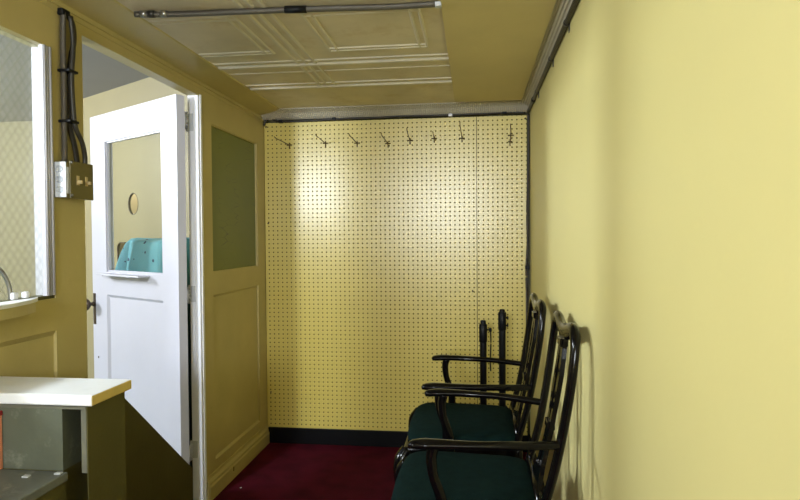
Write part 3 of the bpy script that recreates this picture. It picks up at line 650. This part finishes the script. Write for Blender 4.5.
    # arms
    for s in (-1, 1):
        bm = nb(); sweep(bm, catmull([(-.194, s * .262, .652), (-.182, s * .264, .657), (-.150, s * .266, .660), (-.10, s * .266, .660), (-.02, s * .262, .658), (.08, s * .248, .656), (.16, s * .226, .652), (.214, s * .206, .650)], 6), [.008, .021, .025, .020, .015, .014, .014, .013], [.007, .012, .0135, .0125, .0115, .0115, .0115, .011], (0, 0, 1), 14); ar = obj('arm', bm, M['lacquer'], t)
        bm = nb(); sweep(bm, catmull([(-.128, s * .264, .654), (-.134, s * .264, .62), (-.128, s * .263, .57), (-.108, s * .260, .51), (-.104, s * .257, .46), (-.112, s * .254, .40)], 6), [.016, .0145, .0135, .015, .017, .018], [.013] * 6, (0, 1, 0), 12); obj('arm_post', bm, M['lacquer'], ar)
    return t
ch = chair_proto(); ch.location = (0, 2.475, 0); ch['label'] = 'farther black lacquered armchair with green seat, nearer the pegboard'; ch['group'] = 'black lacquered armchairs along the right wall'
c2 = copy_tree(ch); c2.location = (0.018, 1.855, 0); c2['label'] = 'nearer black lacquered armchair with green seat, partly cut off at the bottom'

# specks of lint
def lint(x, y, z, r, nm):
    bm = nb(); vs = [bm.verts.new((x + r * (0.7 + .5 * random.random()) * math.cos(a), y + r * (0.7 + .5 * random.random()) * math.sin(a), z + (.0006 if k % 2 else .002))) for k, a in enumerate([2 * PI * q / 7 for q in range(7)])]
    top = bm.verts.new((x, y, z + .003)); bot = bm.verts.new((x, y, z))
    for k in range(7): bm.faces.new((vs[k], vs[(k + 1) % 7], top)); bm.faces.new((vs[(k + 1) % 7], vs[k], bot))
    tag(obj('lint_speck', bm, M['paper']), nm, 'lint', 'white lint specks')
lint(-.208, 2.427, .4625, .004, 'white lint speck on the farther green seat')
lint(-.187, 1.958, .4635, .004, 'smaller white lint speck on the nearer green seat')
lint(-.175, 1.745, .4635, .006, 'larger white lint speck on the nearer green seat')
lint(-1.129, 2.772, .0005, .005, 'white lint speck on the dark red carpet by the ochre baseboard')
def chip(x, y, nm):
    bm = nb(); box(bm, x - .008, x + .007, y - .006, y + .006, .6878, .691, .001); tag(obj('paint_chip', bm, M['plate']), nm, 'paint chip', 'pale paint chips')
chip(-.985, 1.205, 'pale paint chip in the middle of the grey green step')
chip(-.925, 1.228, 'pale paint chip at the right edge of the grey green step')

# ------------------------------------------------------------------ light
def lamp(name, kind, loc, power, col, size=.1, rot=None, sy=None):
    l = bpy.data.lights.new(name, kind); l.energy = power; l.color = col
    if kind == 'AREA':
        l.size = size
        if sy: l.shape = 'RECTANGLE'; l.size_y = sy
    else: l.shadow_soft_size = size
    o = bpy.data.objects.new(name, l); C.objects.link(o); o.location = loc
    if rot: o.rotation_euler = rot
    return o
lamp('booth_lamp', 'POINT', (-4.20, 2.22, 2.08), 330, (.84, .92, 1.0), .30)
lamp('booth_desk_lamp', 'POINT', (-1.65, .72, 1.68), 80, (.84, .92, 1.0), .09)
def aim(o, tgt): o.rotation_euler = (Vector(tgt) - o.location).to_track_quat('-Z', 'Y').to_euler()
lamp('hole_fill_light', 'POINT', (-2.75, 4.35, 1.75), 9, (1.0, .95, .85), .08)  # added unseen light, brightens the space behind the round speaking hole
fl = lamp('passage_lamp', 'AREA', (-.42, -2.7, 1.75), 94, (.86, .93, 1.0), .7); aim(fl, (-.2, 1.6, 1.0))
w = bpy.data.worlds.new('world'); bpy.context.scene.world = w; w.use_nodes = True
w.node_tree.nodes['Background'].inputs[0].default_value = (.05, .05, .05, 1); w.node_tree.nodes['Background'].inputs[1].default_value = .2

# ------------------------------------------------------------------ camera
cam = bpy.data.cameras.new('camera'); co = bpy.data.objects.new('camera', cam); C.objects.link(co)
cam.sensor_width = 36; cam.lens = 36 * 600 / 800; cam.clip_start = .02
fw = Vector((-0.12275999, 0.99221221, -0.0210929)); r_ = Vector((0.9924284, 0.12264601, -0.00661984)); u_ = Vector((0.00398132, 0.02174584, 0.9997556))
co.matrix_world = Matrix(((r_.x, u_.x, -fw.x, 0), (r_.y, u_.y, -fw.y, 0), (r_.z, u_.z, -fw.z, EYE), (0, 0, 0, 1)))
sc = bpy.context.scene; sc.camera = co
vs = sc.view_settings; vs.view_transform = 'Standard'; vs.look = 'None'; vs.exposure = 0.48; vs.gamma = 1.0; vs.use_curve_mapping = False
